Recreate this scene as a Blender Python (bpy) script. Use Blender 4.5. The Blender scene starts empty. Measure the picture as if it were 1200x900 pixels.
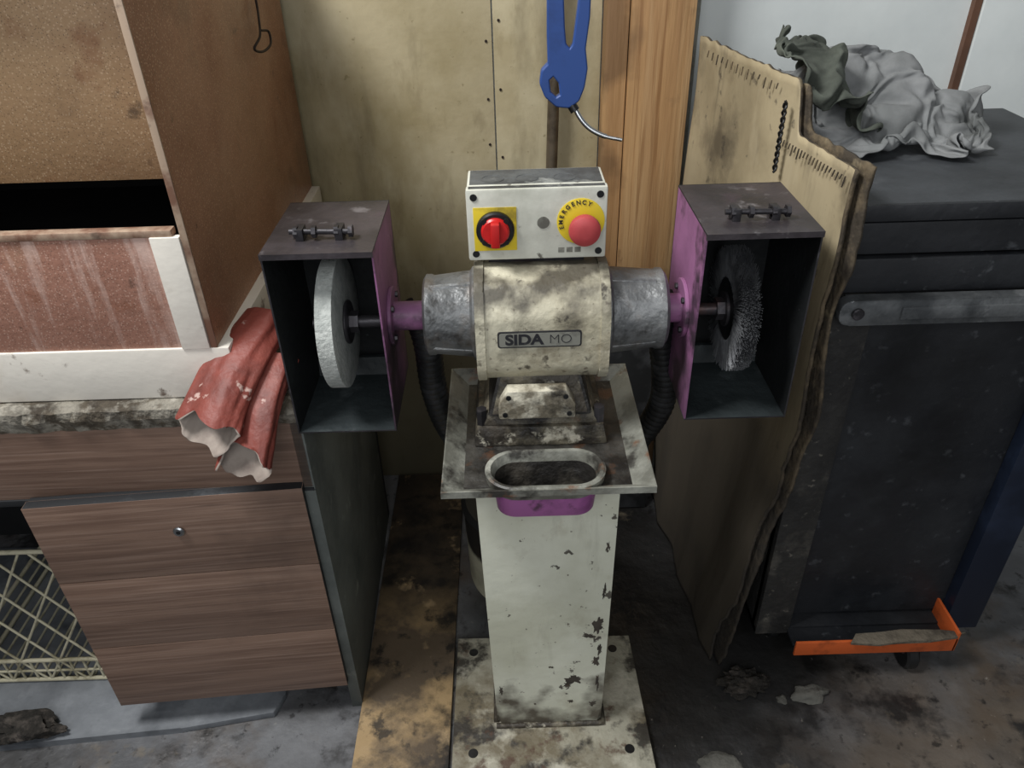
import bpy, bmesh, math, random
from mathutils import Vector, Matrix, noise
random.seed(7)
scn=bpy.context.scene
COL=scn.collection
# ---------------------------------------------------------------- materials
def C(h,k=1.0):
    h=h.lstrip('#'); o=[]
    for i in (0,2,4):
        c=int(h[i:i+2],16)/255
        c=c/12.92 if c<=.04045 else ((c+.055)/1.055)**2.4
        o.append(min(1,c*k))
    return (*o,1)
def mat(name,base,layers=(),rough=.6,metal=0,bump=None,spec=.5,rvar=None):
    """layers: (kind,color,scale,lo,hi,maxfac[,stretch(x,y,z)]) kind n=noise v=voronoi x/y/z=position r=radius around (cx,cy)"""
    m=bpy.data.materials.new(name); m.use_nodes=True
    nt=m.node_tree; N=nt.nodes; K=nt.links
    b=N['Principled BSDF']; b.inputs['Roughness'].default_value=rough; b.inputs['Metallic'].default_value=metal
    b.inputs['Specular IOR Level'].default_value=spec
    tc=N.new('ShaderNodeTexCoord')
    cur=None
    col=C(base) if isinstance(base,str) else base
    for i,L in enumerate(layers):
        kind,c,sc,lo,hi,mx=L[:6]; st=L[6] if len(L)>6 else (1,1,1)
        mp=N.new('ShaderNodeMapping'); mp.inputs['Scale'].default_value=st; mp.inputs['Location'].default_value=(i*3.1,i*1.7,i*2.3)
        K.new(tc.outputs['Object'],mp.inputs[0])
        if kind=='n':
            t=N.new('ShaderNodeTexNoise'); t.inputs['Scale'].default_value=sc; t.inputs['Detail'].default_value=7; t.inputs['Roughness'].default_value=.62
            K.new(mp.outputs[0],t.inputs['Vector']); src=t.outputs['Fac']
        elif kind=='v':
            t=N.new('ShaderNodeTexVoronoi'); t.inputs['Scale'].default_value=sc
            K.new(mp.outputs[0],t.inputs['Vector']); src=t.outputs['Distance']
        else:
            mp.inputs['Location'].default_value=(0,0,0); mp.inputs['Scale'].default_value=(1,1,1)
            t=N.new('ShaderNodeTexNoise'); t.inputs['Scale'].default_value=sc; t.inputs['Detail'].default_value=6
            K.new(tc.outputs['Object'],t.inputs['Vector'])
            a=N.new('ShaderNodeMath'); a.operation='MULTIPLY_ADD'; a.inputs[1].default_value=.5
            K.new(t.outputs['Fac'],a.inputs[0])
            if kind=='r':
                mp.inputs['Location'].default_value=(-st[0],-st[1]*st[2],0); mp.inputs['Scale'].default_value=(1,st[2],0)
                ln=N.new('ShaderNodeVectorMath'); ln.operation='LENGTH'; K.new(mp.outputs[0],ln.inputs[0]); K.new(ln.outputs['Value'],a.inputs[2])
            else:
                s=N.new('ShaderNodeSeparateXYZ'); K.new(mp.outputs[0],s.inputs[0])
                K.new(s.outputs[{'z':2,'x':0,'y':1}[kind]],a.inputs[2])
            src=a.outputs[0]
        mr=N.new('ShaderNodeMapRange'); mr.inputs['From Min'].default_value=lo; mr.inputs['From Max'].default_value=hi
        mr.inputs['To Max'].default_value=mx; K.new(src,mr.inputs[0])
        mx_=N.new('ShaderNodeMix'); mx_.data_type='RGBA'
        K.new(mr.outputs[0],mx_.inputs['Factor'])
        if cur is None: mx_.inputs['A'].default_value=col
        else: K.new(cur,mx_.inputs['A'])
        mx_.inputs['B'].default_value=C(c) if isinstance(c,str) else c
        cur=mx_.outputs['Result']
    if cur is None: b.inputs['Base Color'].default_value=col
    else: K.new(cur,b.inputs['Base Color'])
    if bump:
        t=N.new('ShaderNodeTexNoise'); t.inputs['Scale'].default_value=bump[0]; t.inputs['Detail'].default_value=8
        mp=N.new('ShaderNodeMapping'); mp.inputs['Scale'].default_value=bump[2] if len(bump)>2 else (1,1,1)
        K.new(tc.outputs['Object'],mp.inputs[0]); K.new(mp.outputs[0],t.inputs['Vector'])
        bp=N.new('ShaderNodeBump'); bp.inputs['Strength'].default_value=bump[1]; bp.inputs['Distance'].default_value=.01
        K.new(t.outputs['Fac'],bp.inputs['Height']); K.new(bp.outputs[0],b.inputs['Normal'])
    if rvar:
        t=N.new('ShaderNodeTexNoise'); t.inputs['Scale'].default_value=rvar[0]; t.inputs['Detail'].default_value=5
        K.new(tc.outputs['Object'],t.inputs['Vector'])
        mr=N.new('ShaderNodeMapRange'); mr.inputs['From Min'].default_value=.35; mr.inputs['From Max'].default_value=.65
        mr.inputs['To Min'].default_value=rvar[1]; mr.inputs['To Max'].default_value=rvar[2]
        K.new(t.outputs['Fac'],mr.inputs[0]); K.new(mr.outputs[0],b.inputs['Roughness'])
    return m

M={}
M['ply']=mat('plywood_panel','#ada182',[('n','#8c7e58',3,.42,.62,.7),('n','#c4bb9e',6,.5,.7,.55,(1,1,.5)),('n','#6f6440',60,.66,.71,.6),('n','#736547',14,.58,.75,.6,(1,1,.4)),('n','#5c5138',4,.55,.75,.65,(2,1,.5)),('z','#3f3b2c',3,1.12,.25,.93)],.75,bump=(40,.12))  # z layer paints shade into the lower plywood, mixed with mild dirt
M['beam']=mat('pine_beam','#b08a5e',[('n','#8a6440',2.5,.4,.65,.8,(8,8,.35)),('n','#c5a67c',3,.5,.7,.6,(8,8,.3)),('n','#5a4330',5,.60,.72,.75),('n','#47321f',11,.59,.67,.85,(1,1,.5)),('n','#7d5630',9,.56,.64,.6,(9,9,.2)),('x','#6a5036',5,.52,.46,.7),('z','#4a3a2b',3,1.0,.3,.8)],.6,bump=(30,.2,(4,4,.3)))  # x layer paints the shaded left stud, z layer the shade lower down
M['whitewall']=mat('white_plaster','#e6eceb',[('n','#cdd4d5',2,.4,.65,.7),('n','#9d9a90',8,.63,.75,.4),('z','#55534e',4,.8,.3,.8)],.8,bump=(20,.1))  # z layer paints the lower wall's shade into the plaster
M['roomwall']=mat('dim_workshop_wall','#747370',[('n','#5a5955',2,.4,.65,.7)],.9)
M['dark']=mat('dark_interior','#121315',[('n','#202022',8,.4,.7,.8)],.8)
M['trim']=mat('brown_trim','#6a4a38',[('n','#3e2c22',10,.4,.7,.8)],.6)
M['floor']=mat('dirty_concrete','#66676a',[('n','#353331',1.8,.44,.60,.9),('n','#85878a',2.7,.52,.70,.8),('r','#6d6256',6,.60,.40,.8,(.82,.80,1.0)),('n','#54473a',4.2,.50,.66,.8),('r','#171615',5,.82,.50,.95,(.36,1.20,.75)),('n','#1e1d1d',7,.54,.64,.9),('n','#a8a298',60,.66,.74,.5),('n','#171616',30,.59,.67,.75),('n','#7f7462',5,.62,.67,.5)],.6,bump=(14,.9),rvar=(3,.25,.75))  # near-black r layer: shade painted in with stains right of the pedestal
M['slab']=mat('concrete_slab','#787c81',[('n','#44484e',4,.46,.64,.8),('n','#999da2',9,.55,.75,.6),('n','#25272a',7,.60,.70,.7)],.8,bump=(18,.4),rvar=(4,.35,.85))
M['plank']=mat('old_plywood_board','#5a4d3e',[('n','#aa9069',4,.44,.56,.95),('y','#2b2622',4,1.36,1.62,.88),('n','#1c1a19',3.5,.51,.59,.95),('n','#bda37c',10,.60,.7,.65),('n','#151414',16,.55,.64,.85)],.6,bump=(20,.4))
def rustl(a,b_): return [('n',a,3,.4,.62,.8),('v',b_,230,.34,.16,.5),('v','#2e2019',300,.30,.14,.55),('n','#4a3326',5,.58,.76,.65),('n','#b8967a',7,.56,.75,.45),('n','#2a1e18',18,.64,.72,.65),('n','#7a4424',11,.58,.70,.55)]
M['rust']=mat('speckled_brown_enamel','#a4795d',rustl('#875d44','#d8b596'),.42,bump=(90,.12),rvar=(5,.3,.6))
M['rust2']=mat('speckled_tan_enamel','#ae8f6c',rustl('#866848','#dcc2a2')+[('z','#5a3c20',3,1.50,1.34,.75)],.5,bump=(90,.12))  # z layer paints shading into the enamel, darker towards the bottom
M['rust3']=mat('scratched_red_enamel','#a27766',rustl('#8c6252','#d0b1a2')+[('n','#c8ada2',5,.54,.68,.8,(6,1,.7))],.45,bump=(90,.12))
M['rustlip']=mat('worn_enamel_edge','#a8937f',[('n','#6f4c3c',14,.45,.6,.9),('n','#3b2a22',20,.6,.7,.8)],.5)
M['whitemetal']=mat('dirty_white_enamel','#e2ddd3',[('n','#b8aa97',6,.52,.72,.6),('n','#5b4637',14,.63,.69,.9),('n','#f6efe5',4,.5,.7,.5)],.45,bump=(40,.1))
M['deskedge']=mat('crumbling_desk_edge','#8a857a',[('n','#4e4538',22,.45,.55,.9),('n','#b9b4a8',30,.55,.65,.7),('n','#2d261f',9,.50,.62,.8)],.9,bump=(70,.9))
M['lam']=mat('wood_laminate','#80685a',[('n','#644e43',5,.42,.62,.8,(.5,.5,12)),('n','#978072',9,.5,.66,.6,(.4,.4,20)),('n','#4a3932',14,.6,.7,.6,(.3,.3,16)),('n','#3a2f2b',3,.60,.8,.5)],.42,bump=(30,.04,(.5,.5,16)))
M['darkedge']=mat('grimy_dark_edge','#1e2023',[('n','#4c5054',20,.54,.7,.6)],.6)
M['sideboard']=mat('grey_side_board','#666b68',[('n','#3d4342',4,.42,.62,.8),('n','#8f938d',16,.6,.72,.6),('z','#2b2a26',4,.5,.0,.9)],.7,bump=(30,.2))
M['steel']=mat('chrome','#b8bcc0',[('n','#6c6e72',30,.5,.7,.7)],.3,1)
M['darksteel']=mat('worn_dark_steel','#4a484c',[('n','#2b2a2d',6,.42,.6,.8),('n','#7f7b80',20,.58,.7,.7),('n','#6b4a42',10,.6,.7,.5)],.45,.6,bump=(40,.2))
M['boxin']=mat('dusty_black_interior','#181b1d',[('n','#0d0f10',4,.4,.6,.8),('n','#454c4e',6,.58,.78,.55),('n','#6d7274',60,.66,.74,.5)],.6,bump=(50,.2))
M['boxfloor']=mat('dusty_guard_floor','#2f3638',[('n','#1d2325',7,.4,.6,.8),('n','#565d5f',14,.58,.72,.6)],.6,bump=(50,.3))
M['purple']=mat('purple_paint','#9a6690',[('n','#754e6e',5,.42,.62,.85),('n','#2c252b',8,.53,.64,.92),('n','#b898b0',26,.62,.7,.5),('z','#2c272b',10,1.14,1.02,.85)],.5,bump=(40,.12))
M['purpletop']=mat('worn_purple_steel','#4f494d',[('n','#2f2c2e',6,.42,.6,.85),('n','#75596e',7,.62,.76,.5),('n','#928e92',20,.6,.7,.65)],.4,.35,bump=(40,.2))
M['pink']=mat('magenta_paint','#b067a9',[('n','#6d3c68',12,.52,.68,.7),('n','#2e2228',20,.58,.68,.8)],.45)
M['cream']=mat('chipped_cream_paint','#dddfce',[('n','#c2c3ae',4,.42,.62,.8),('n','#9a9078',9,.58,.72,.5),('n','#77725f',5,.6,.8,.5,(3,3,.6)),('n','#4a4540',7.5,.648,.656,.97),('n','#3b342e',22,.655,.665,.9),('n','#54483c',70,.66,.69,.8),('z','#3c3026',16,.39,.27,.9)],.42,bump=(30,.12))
M['motor']=mat('dirty_cream_casting','#c9c4ae',[('n','#a79f87',7,.42,.62,.75),('n','#786b55',13,.54,.68,.7),('n','#332c25',28,.60,.67,.85),('n','#e2dccb',12,.6,.7,.6),('n','#5f5343',70,.60,.68,.7),('z','#35302a',14,1.19,1.27,.85)],.5,bump=(45,.4))
M['darkgrime']=mat('black_grease','#211f1d',[('n','#4f4a42',12,.5,.66,.8)],.5,bump=(50,.6))
M['grimycream']=mat('grimy_cream_casting','#857e6c',[('n','#332d26',10,.40,.52,.94),('n','#161413',6,.46,.58,.92),('n','#cdc8b6',20,.61,.67,.8),('n','#5d3f2a',15,.6,.7,.7)],.55,bump=(50,.7))
M['grimycover']=mat('patchy_cream_cover','#cfcab8',[('n','#6a6252',14,.46,.56,.9),('n','#1f1c19',9,.54,.62,.92)],.5,bump=(50,.5))
M['bell']=mat('grey_cast_aluminium','#7f8182',[('n','#545657',8,.42,.62,.8),('n','#2f2d2c',20,.55,.65,.75),('n','#a2a4a4',14,.58,.72,.6),('n','#6a5a4a',9,.56,.7,.6)],.42,.35,bump=(60,.4))
M['tray']=mat('grimy_tray','#45433f',[('n','#1c1a18',9,.40,.54,.94),('n','#8d8b7e',8,.63,.69,.7),('n','#5b3f2c',16,.56,.66,.85)],.45,bump=(50,.5))
M['traylip']=mat('tray_lip_paint','#96978e',[('n','#5f5f57',8,.42,.58,.85),('n','#282522',12,.50,.60,.9),('n','#d8d8cc',9,.60,.70,.8),('n','#6b4a34',18,.60,.68,.8)],.45,bump=(50,.3))
M['base']=mat('rusty_base_plate','#a19e8e',[('n','#655a44',7,.42,.58,.85),('n','#2a2622',10,.52,.60,.92),('n','#cfcbba',9,.56,.66,.6),('n','#4e3526',18,.58,.66,.85)],.6,bump=(40,.4))
M['rustflake']=mat('bare_rusty_steel','#4b453e',[('n','#2c2723',30,.45,.6,.8),('n','#6a5a48',50,.58,.68,.7)],.7)
M['ctrl']=mat('control_box_plastic','#cdcec3',[('n','#9fa093',9,.48,.68,.65),('n','#55504a',50,.64,.69,.85),('n','#5f5a4f',9,.60,.70,.75)],.45,bump=(50,.08))
M['ctrltop']=mat('grimy_box_lid','#5a5d5e',[('n','#2c2d2e',9,.42,.6,.85),('n','#a1a39e',16,.58,.68,.7)],.55,bump=(60,.3))
M['yellow']=mat('yellow_label','#dcc22c',[('n','#7a6820',14,.54,.68,.8)],.5)
M['red']=mat('red_plastic','#c01f1e',[('n','#7a1614',20,.52,.7,.6)],.35)
M['redd']=mat('faded_red_button','#b34447',[('n','#862a2e',8,.45,.65,.6),('n','#d08482',30,.6,.7,.5)],.55)
M['black']=mat('black_plastic','#111214',[('n','#2c2d2f',20,.5,.7,.6)],.4)
M['rubber']=mat('black_rubber_hose','#1a1b1c',[('n','#46474a',14,.5,.7,.7)],.4)
M['abr']=mat('pale_abrasive','#b6bab6',[('n','#969b98',40,.45,.6,.7),('n','#cdd0cc',90,.55,.7,.6)],.95,bump=(160,.35))
M['bristle']=mat('wire_bristles','#6f7174',[('n','#45464a',30,.45,.6,.8)],.5,.5)
M['bristled']=mat('packed_bristles','#2b2c2e',[('n','#4a4b4e',60,.45,.6,.8)],.6,.5,bump=(200,.8))
M['plate']=mat('nameplate_metal','#93938a',[('n','#57554e',25,.48,.62,.8)],.5,.3)
M['ink']=mat('black_ink','#26262a',[('n','#55554f',40,.58,.70,.7)],.5)
M['card']=mat('old_cardboard','#ac9e80',[('n','#877a5f',3,.42,.62,.85),('n','#beb297',5,.56,.72,.6,(1,1,.5)),('n','#4c4335',5,.54,.70,.78),('z','#3a342c',3,1.26,.80,.95),('n','#3a342c',30,.62,.69,.65),('n','#28241f',4,.56,.64,.7,(1,1,.2))],.85,bump=(30,.25,(1,1,.3)))  # z layer paints the shade under the guard, together with grime
M['cardedge']=mat('ragged_cardboard','#685b47',[('n','#332d26',14,.42,.56,.88),('n','#8f8268',20,.60,.72,.7),('z','#28241f',4,1.15,.6,.8)],.9,bump=(60,.6))  # z layer carries the same painted shade down the torn edges
M['trol']=mat('black_tool_cabinet','#212327',[('n','#34373b',5,.48,.68,.7),('n','#54575b',40,.62,.72,.6),('n','#101113',3,.5,.65,.8)],.42,bump=(50,.15),rvar=(6,.35,.65))
M['troltop']=mat('dusty_rubber_mat','#3f4246',[('n','#26282b',4,.42,.6,.8),('n','#6a6d70',8,.58,.75,.6)],.6,bump=(60,.2))
M['trolside']=mat('dusty_cabinet_side','#353432',[('n','#6c6860',12,.54,.68,.75),('n','#1a1a1b',5,.42,.6,.8),('n','#8a857a',60,.62,.7,.5)],.7,bump=(60,.4))
M['handle']=mat('grey_handle','#6b6e70',[('n','#3d4043',10,.44,.60,.85),('n','#8e9193',20,.6,.7,.6)],.4,.4,bump=(50,.2))
M['navy']=mat('navy_paint','#182030',[('n','#2f3b52',7,.5,.7,.6)],.4)
M['orange']=mat('orange_paint','#c95f2e',[('n','#7c3a1c',12,.52,.66,.8)],.45)
M['cloth']=mat('grey_rag','#87898a',[('n','#666969',7,.45,.62,.7),('n','#3c3f3c',5,.60,.7,.7)],.95,bump=(300,.1))
M['cloth2']=mat('olive_rag','#565b53',[('n','#343832',8,.42,.6,.8),('n','#6c726b',14,.58,.7,.5)],.95,bump=(300,.1))
M['blue']=mat('blue_plastic','#2c4a88',[('n','#1f3360',12,.5,.7,.7)],.38)
M['pipe']=mat('brown_iron_pipe','#6c6152',[('n','#3c342a',14,.45,.62,.8)],.5,.5)
M['cable']=mat('grey_cable','#8a8a80',[('n','#4c4a44',20,.5,.7,.7)],.6)
M['glove']=mat('red_rubber_glove','#813e34',[('n','#5c2a23',9,.45,.62,.8),('n','#c4aaa0',20,.620,.65,.8),('n','#99564b',6,.55,.7,.6)],.55,bump=(60,.3))
M['lining']=mat('glove_lining','#9c9188',[('n','#6f625b',12,.46,.64,.8),('n','#8c5048',8,.58,.7,.6)],.9)
M['wire']=mat('rusty_wire','#2e2420',(),.6,.5)
M['wwire']=mat('white_coated_wire','#c3bda4',[('n','#7c7458',20,.5,.66,.8)],.5)
M['rubble']=mat('stone_rubble','#66655f',[('n','#403f3b',12,.45,.6,.8)],.9,bump=(60,.6))
M['bin']=mat('dust_bin_plastic','#b4b39f',[('n','#7a7868',8,.48,.65,.7),('z','#1e1e1e',6,.56,.60,1)],.5)
M['water']=mat('dirty_water','#0c0b09',(),.55,spec=.2)
M['woodbit']=mat('splintered_wood','#6b6356',[('n','#332d26',14,.45,.62,.8,(1,1,6))],.85,bump=(60,.6))
M['soot']=mat('oily_lint','#26231f',[('n','#57504a',30,.5,.66,.8)],.95,bump=(90,1))
# ---------------------------------------------------------------- mesh helpers
def empty(name):
    e=bpy.data.objects.new(name,None); COL.objects.link(e); e.empty_display_size=.05; return e
def obj(name,me,mats,parent=None,smooth=False):
    o=bpy.data.objects.new(name,me); COL.objects.link(o)
    for m in (mats if isinstance(mats,(list,tuple)) else [mats]): me.materials.append(M[m] if isinstance(m,str) else m)
    if parent: o.parent=parent
    if smooth:
        for p in me.polygons: p.use_smooth=True
    return o
def bmo(name,bm,mats,parent=None,smooth=False,angle=None):
    me=bpy.data.meshes.new(name); bmesh.ops.recalc_face_normals(bm,faces=bm.faces); bm.to_mesh(me); bm.free()
    o=obj(name,me,mats,parent,smooth)
    if angle is not None:
        for p in me.polygons: p.use_smooth=True
        try: me.set_sharp_from_angle(angle=math.radians(angle))
        except Exception: pass
    return o
def box(name,x0,x1,y0,y1,z0,z1,m,parent=None,bev=0,T=None,dirs=None,taper=None,seg=2):
    bm=bmesh.new()
    tx,ty=taper or (0,0)
    vs=[bm.verts.new(p) for p in [(x0,y0,z0),(x1,y0,z0),(x1,y1,z0),(x0,y1,z0),(x0+tx,y0+ty,z1),(x1-tx,y0+ty,z1),(x1-tx,y1-ty,z1),(x0+tx,y1-ty,z1)]]
    F={'-z':(3,2,1,0),'+z':(4,5,6,7),'-y':(0,1,5,4),'+x':(1,2,6,5),'+y':(2,3,7,6),'-x':(3,0,4,7)}
    for k,f in F.items():
        fc=bm.faces.new([vs[i] for i in f])
        if dirs: fc.material_index=dirs.get(k,0)
    if bev: bmesh.ops.bevel(bm,geom=list(bm.edges),offset=bev,segments=seg,affect='EDGES',profile=.6)
    if T: bmesh.ops.transform(bm,matrix=T,verts=bm.verts)
    return bmo(name,bm,m,parent,angle=35 if bev else None)
def frame(d):
    d=d.normalized(); a=Vector((0,0,1)) if abs(d.z)<.9 else Vector((1,0,0))
    u=d.cross(a).normalized(); return u,d.cross(u).normalized()
def lathe(name,o0,axis,prof,m,parent=None,n=40,midx=None,angle=35,T=None):
    o0=Vector(o0); ax=Vector(axis).normalized(); u,w=frame(ax); bm=bmesh.new(); rings=[]
    for a,r in prof:
        if r<=1e-6: rings.append([bm.verts.new(o0+ax*a)])
        else: rings.append([bm.verts.new(o0+ax*a+(u*math.cos(t*2*math.pi/n)+w*math.sin(t*2*math.pi/n))*r) for t in range(n)])
    for k in range(len(rings)-1):
        A,B=rings[k],rings[k+1]
        for i in range(n):
            j=(i+1)%n
            if len(A)==1 and len(B)==1: continue
            if len(A)==1: f=bm.faces.new((A[0],B[i],B[j]))
            elif len(B)==1: f=bm.faces.new((A[i],A[j],B[0]))
            else: f=bm.faces.new((A[i],A[j],B[j],B[i]))
            if midx: f.material_index=midx[k]
    return bmo(name,bm,m,parent,angle=angle)
def cyl(name,p0,p1,r,m,parent=None,n=24,r1=None,bev=0):
    p0=Vector(p0);p1=Vector(p1);L=(p1-p0).length;r1=r if r1 is None else r1
    pr=[(0,0),(0,r-bev),(bev,r),(L-bev,r1),(L,r1-bev),(L,0)] if bev else [(0,0),(0,r),(L,r1),(L,0)]
    return lathe(name,p0,p1-p0,pr,m,parent,n)
def catmull(P,k=8):
    P=[Vector(p) for p in P]; Q=[P[0]*2-P[1]]+P+[P[-1]*2-P[-2]]; out=[]
    for i in range(1,len(Q)-2):
        for j in range(k):
            t=j/k;a,b,c,d=Q[i-1],Q[i],Q[i+1],Q[i+2]
            out.append(.5*((2*b)+(c-a)*t+(2*a-5*b+4*c-d)*t*t+(3*b-a-3*c+d)*t**3))
    out.append(P[-1]); return out
def sweep_bm(bm,pts,rf,n=12,cap=True,mi=0):
    pts=[Vector(p) for p in pts]; rings=[];u=None
    for i,p in enumerate(pts):
        d=(pts[min(i+1,len(pts)-1)]-pts[max(i-1,0)]).normalized()
        if u is None: u,_=frame(d)
        u=(u-d*u.dot(d)).normalized(); w=d.cross(u)
        r=rf(i,len(pts)) if callable(rf) else rf
        rings.append([bm.verts.new(p+(u*math.cos(2*math.pi*t/n)+w*math.sin(2*math.pi*t/n))*r) for t in range(n)])
    for a,b in zip(rings,rings[1:]):
        for i in range(n):
            f=bm.faces.new((a[i],a[(i+1)%n],b[(i+1)%n],b[i])); f.material_index=mi
    if cap:
        bm.faces.new(rings[0][::-1]).material_index=mi; bm.faces.new(rings[-1]).material_index=mi
def sweep(name,pts,r,m,parent=None,n=12,k=8,smooth=True):
    bm=bmesh.new(); sweep_bm(bm,catmull(pts,k) if k>1 else pts,r,n)
    return bmo(name,bm,m,parent,angle=60)
def resample(pts,step):
    pts=catmull(pts,20); out=[pts[0]];acc=0
    for a,b in zip(pts,pts[1:]):
        L=(b-a).length
        while acc+L>=step and L>0:
            a=a+(b-a)*((step-acc)/L); L=(b-a).length; out.append(a); acc=0
        acc+=L
    return out
def prism(name,poly,axis,a0,a1,m,parent=None,bev=0,angle=30,mfn=None):
    bm=bmesh.new()
    def P(p,a): return {'x':(a,p[0],p[1]),'y':(p[0],a,p[1]),'z':(p[0],p[1],a)}[axis]
    A=[bm.verts.new(P(p,a0)) for p in poly];B=[bm.verts.new(P(p,a1)) for p in poly]
    bm.faces.new(A[::-1]);bm.faces.new(B);n=len(poly)
    for i in range(n):
        f=bm.faces.new((A[i],A[(i+1)%n],B[(i+1)%n],B[i]))
        if mfn: f.material_index=mfn(poly[i],poly[(i+1)%n])
    if bev: bmesh.ops.bevel(bm,geom=list(bm.edges),offset=bev,segments=2,affect='EDGES',profile=.6)
    return bmo(name,bm,m,parent,angle=angle)
def roundpoly(pts,r,n=5):
    out=[];N=len(pts)
    for i in range(N):
        a=Vector(pts[i-1]);b_=Vector(pts[i]);c=Vector(pts[(i+1)%N])
        p=b_+(a-b_).normalized()*r;q_=b_+(c-b_).normalized()*r
        for k in range(n+1):
            t=k/n; out.append(tuple((1-t)**2*p+2*t*(1-t)*b_+t*t*q_))
    return out
def text(name,s,loc,size,m,parent,rotz=0,ext=.0004,roty=0,align='CENTER',bold=0):
    cu=bpy.data.curves.new(name,'FONT'); cu.body=s; cu.size=size; cu.extrude=ext; cu.align_x=align; cu.align_y='CENTER'; cu.offset=bold
    cu.materials.append(M[m]); o=bpy.data.objects.new(name,cu); COL.objects.link(o)
    o.matrix_world=Matrix.Translation(loc)@Matrix.Rotation(roty,4,'Y')@Matrix.Rotation(math.pi/2,4,'X'); o.parent=parent; return o
def rock(name,c,s,m,parent=None,seed=0,sub=3,rough=.15):
    bm=bmesh.new(); bmesh.ops.create_icosphere(bm,subdivisions=sub,radius=1)
    for v in bm.verts:
        n_=noise.noise(v.co*1.3+Vector((seed*5,0,0)))*.5+noise.noise(v.co*4+Vector((seed,3,0)))*rough
        v.co=v.co*(1+n_); v.co=Vector((v.co.x*s[0]+c[0],v.co.y*s[1]+c[1],max(v.co.z*s[2],-s[2]*.4)+c[2]+s[2]*.4))
    return bmo(name,bm,m,parent,angle=40)
# ---------------------------------------------------------------- room
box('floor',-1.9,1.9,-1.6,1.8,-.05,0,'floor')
wy=1.78
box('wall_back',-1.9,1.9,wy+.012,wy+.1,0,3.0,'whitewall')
box('wall_left',-1.98,-1.9,-1.6,wy+.1,0,3.0,'roomwall')
box('wall_right',1.9,1.98,-1.6,wy+.1,0,3.0,'roomwall')
box('ceiling',-1.98,1.98,-1.6,wy+.1,3.0,3.06,'roomwall')
w=empty('plywood_wall_panel')
box('panel_a',-1.6,-.0215,wy-.006,wy+.012,.0,2.3,'ply',w,.001)
box('panel_b',-.0185,.213,wy-.006,wy+.012,.0,2.3,'ply',w,.001)
for i,(x,z) in enumerate([(-.034,1.2),(-.034,.98),(-.006,1.1),(-.034,.8),(-.006,.95),(-.006,1.24),(-.034,1.08)]):
    cyl('screw_%d'%i,(x,wy-.008,z),(x,wy-.004,z),.003,'wire',w,10)
b=empty('timber_post')
box('stud_a',.215,.262,1.715,1.774,0,2.3,'beam',b,.002)
box('stud_b',.264,.395,1.70,1.774,0,2.3,'beam',b,.002)
box('trim_1',1.0,1.015,wy-.004,wy+.012,.9,2.3,'trim')
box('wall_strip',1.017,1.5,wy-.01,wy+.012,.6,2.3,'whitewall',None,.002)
sweep('electric_cable',[(.418,1.765,2.2),(.413,1.766,1.5),(.411,1.765,1.1),(.413,1.766,.85),(.411,1.765,.5),(.41,1.766,.2),(.41,1.765,.008)],.006,'cable')
sweep('iron_pipe',[(.122,1.745,2.1),(.116,1.745,1.4),(.105,1.745,.9),(.09,1.745,.3),(.085,1.745,.0)],.013,'pipe')
prism('added_dark_sheet',[(1.60,.004),(1.608,0),(1.690,.52),(1.682,.524)],'x',.115,.365,'rubber',None,.002)  # added dark sheet, stands in for dark clutter and shade behind the column
p=empty('plywood_floor_board')
box('board',-.345,-.15,.55,1.76,0,.012,'plank',p,.002)
# ---------------------------------------------------------------- desk with drawers (left)
D=empty('wooden_desk')
R1=Matrix.Translation((-.345,1.01,0))@Matrix.Rotation(math.radians(1.2),4,'Z')
R2=Matrix.Translation((-.362,.992,0))@Matrix.Rotation(math.radians(4.0),4,'Z')
bm=bmesh.new(); nx=160
prev=None
for i in range(nx+1):
    x=-1.25+1.25*i/nx
    j=noise.noise(Vector((x*30,0,0)))*.005+noise.noise(Vector((x*90,4,0)))*.003
    k=noise.noise(Vector((x*22,9,0)))*.005
    cur=[bm.verts.new(R1@Vector(q)) for q in [(x,.6,.772),(x,-.004+j,.768+k*.5),(x,-.010+j,.79+k),(x,-.008-j,.806+k*.3),(x,.004,.8135),(x,.6,.8135)]]
    if prev:
        for a in range(6): bm.faces.new((prev[a],prev[(a+1)%6],cur[(a+1)%6],cur[a]))
    else: bm.faces.new(cur)
    prev=cur
bm.faces.new(prev)
bmo('desk_top',bm,'deskedge',D)
box('apron',-1.25,-.002,0,.018,.625,.768,'lam',D,.0015,R1)
box('apron_lip',-1.25,-.002,-.003,.02,.612,.625,'darkedge',D,.001,R1)
box('side_panel',-.02,0,.0,.6,.0,.772,'sideboard',D,.001,R1)
box('side_panel_edge',-.022,.001,-.004,0.0,.0,.62,'sideboard',D,.0005,R1)
box('inner_panel',-.52,-.50,.02,.6,.0,.772,'dark',D,0,R1)
box('back_panel',-1.25,0,.58,.6,.0,.772,'dark',D,0,R1)
box('left_panel',-1.25,-1.23,.0,.6,.0,.772,'sideboard',D,0,R1)
box('drawer_carcass',-.44,-.012,.03,.5,.1,.60,'dark',D,0,R2)
for i in range(3):
    z1=.638-.182*i; z0=z1-.180
    box('drawer_front_%d'%(i+1),-.462,0,0.0,.02,z0,z1,['lam','darkedge'],D,.0008,R2,dirs={'+z':1 if i==0 else 0,'+x':1,'-x':1})
box('drawer_back_rail',-.462,-.002,.02,.034,.60,.634,'darkedge',D,.001,R2)
lk=R2@Vector((-.222,-.001,.565))
cyl('drawer_lock',lk,lk+Vector((0,-.006,0)),.010,'steel',D,20,bev=.002)
cyl('drawer_keyhole',lk+Vector((0,-.006,0)),lk+Vector((0,-.0065,0)),.004,'black',D,10)
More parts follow.
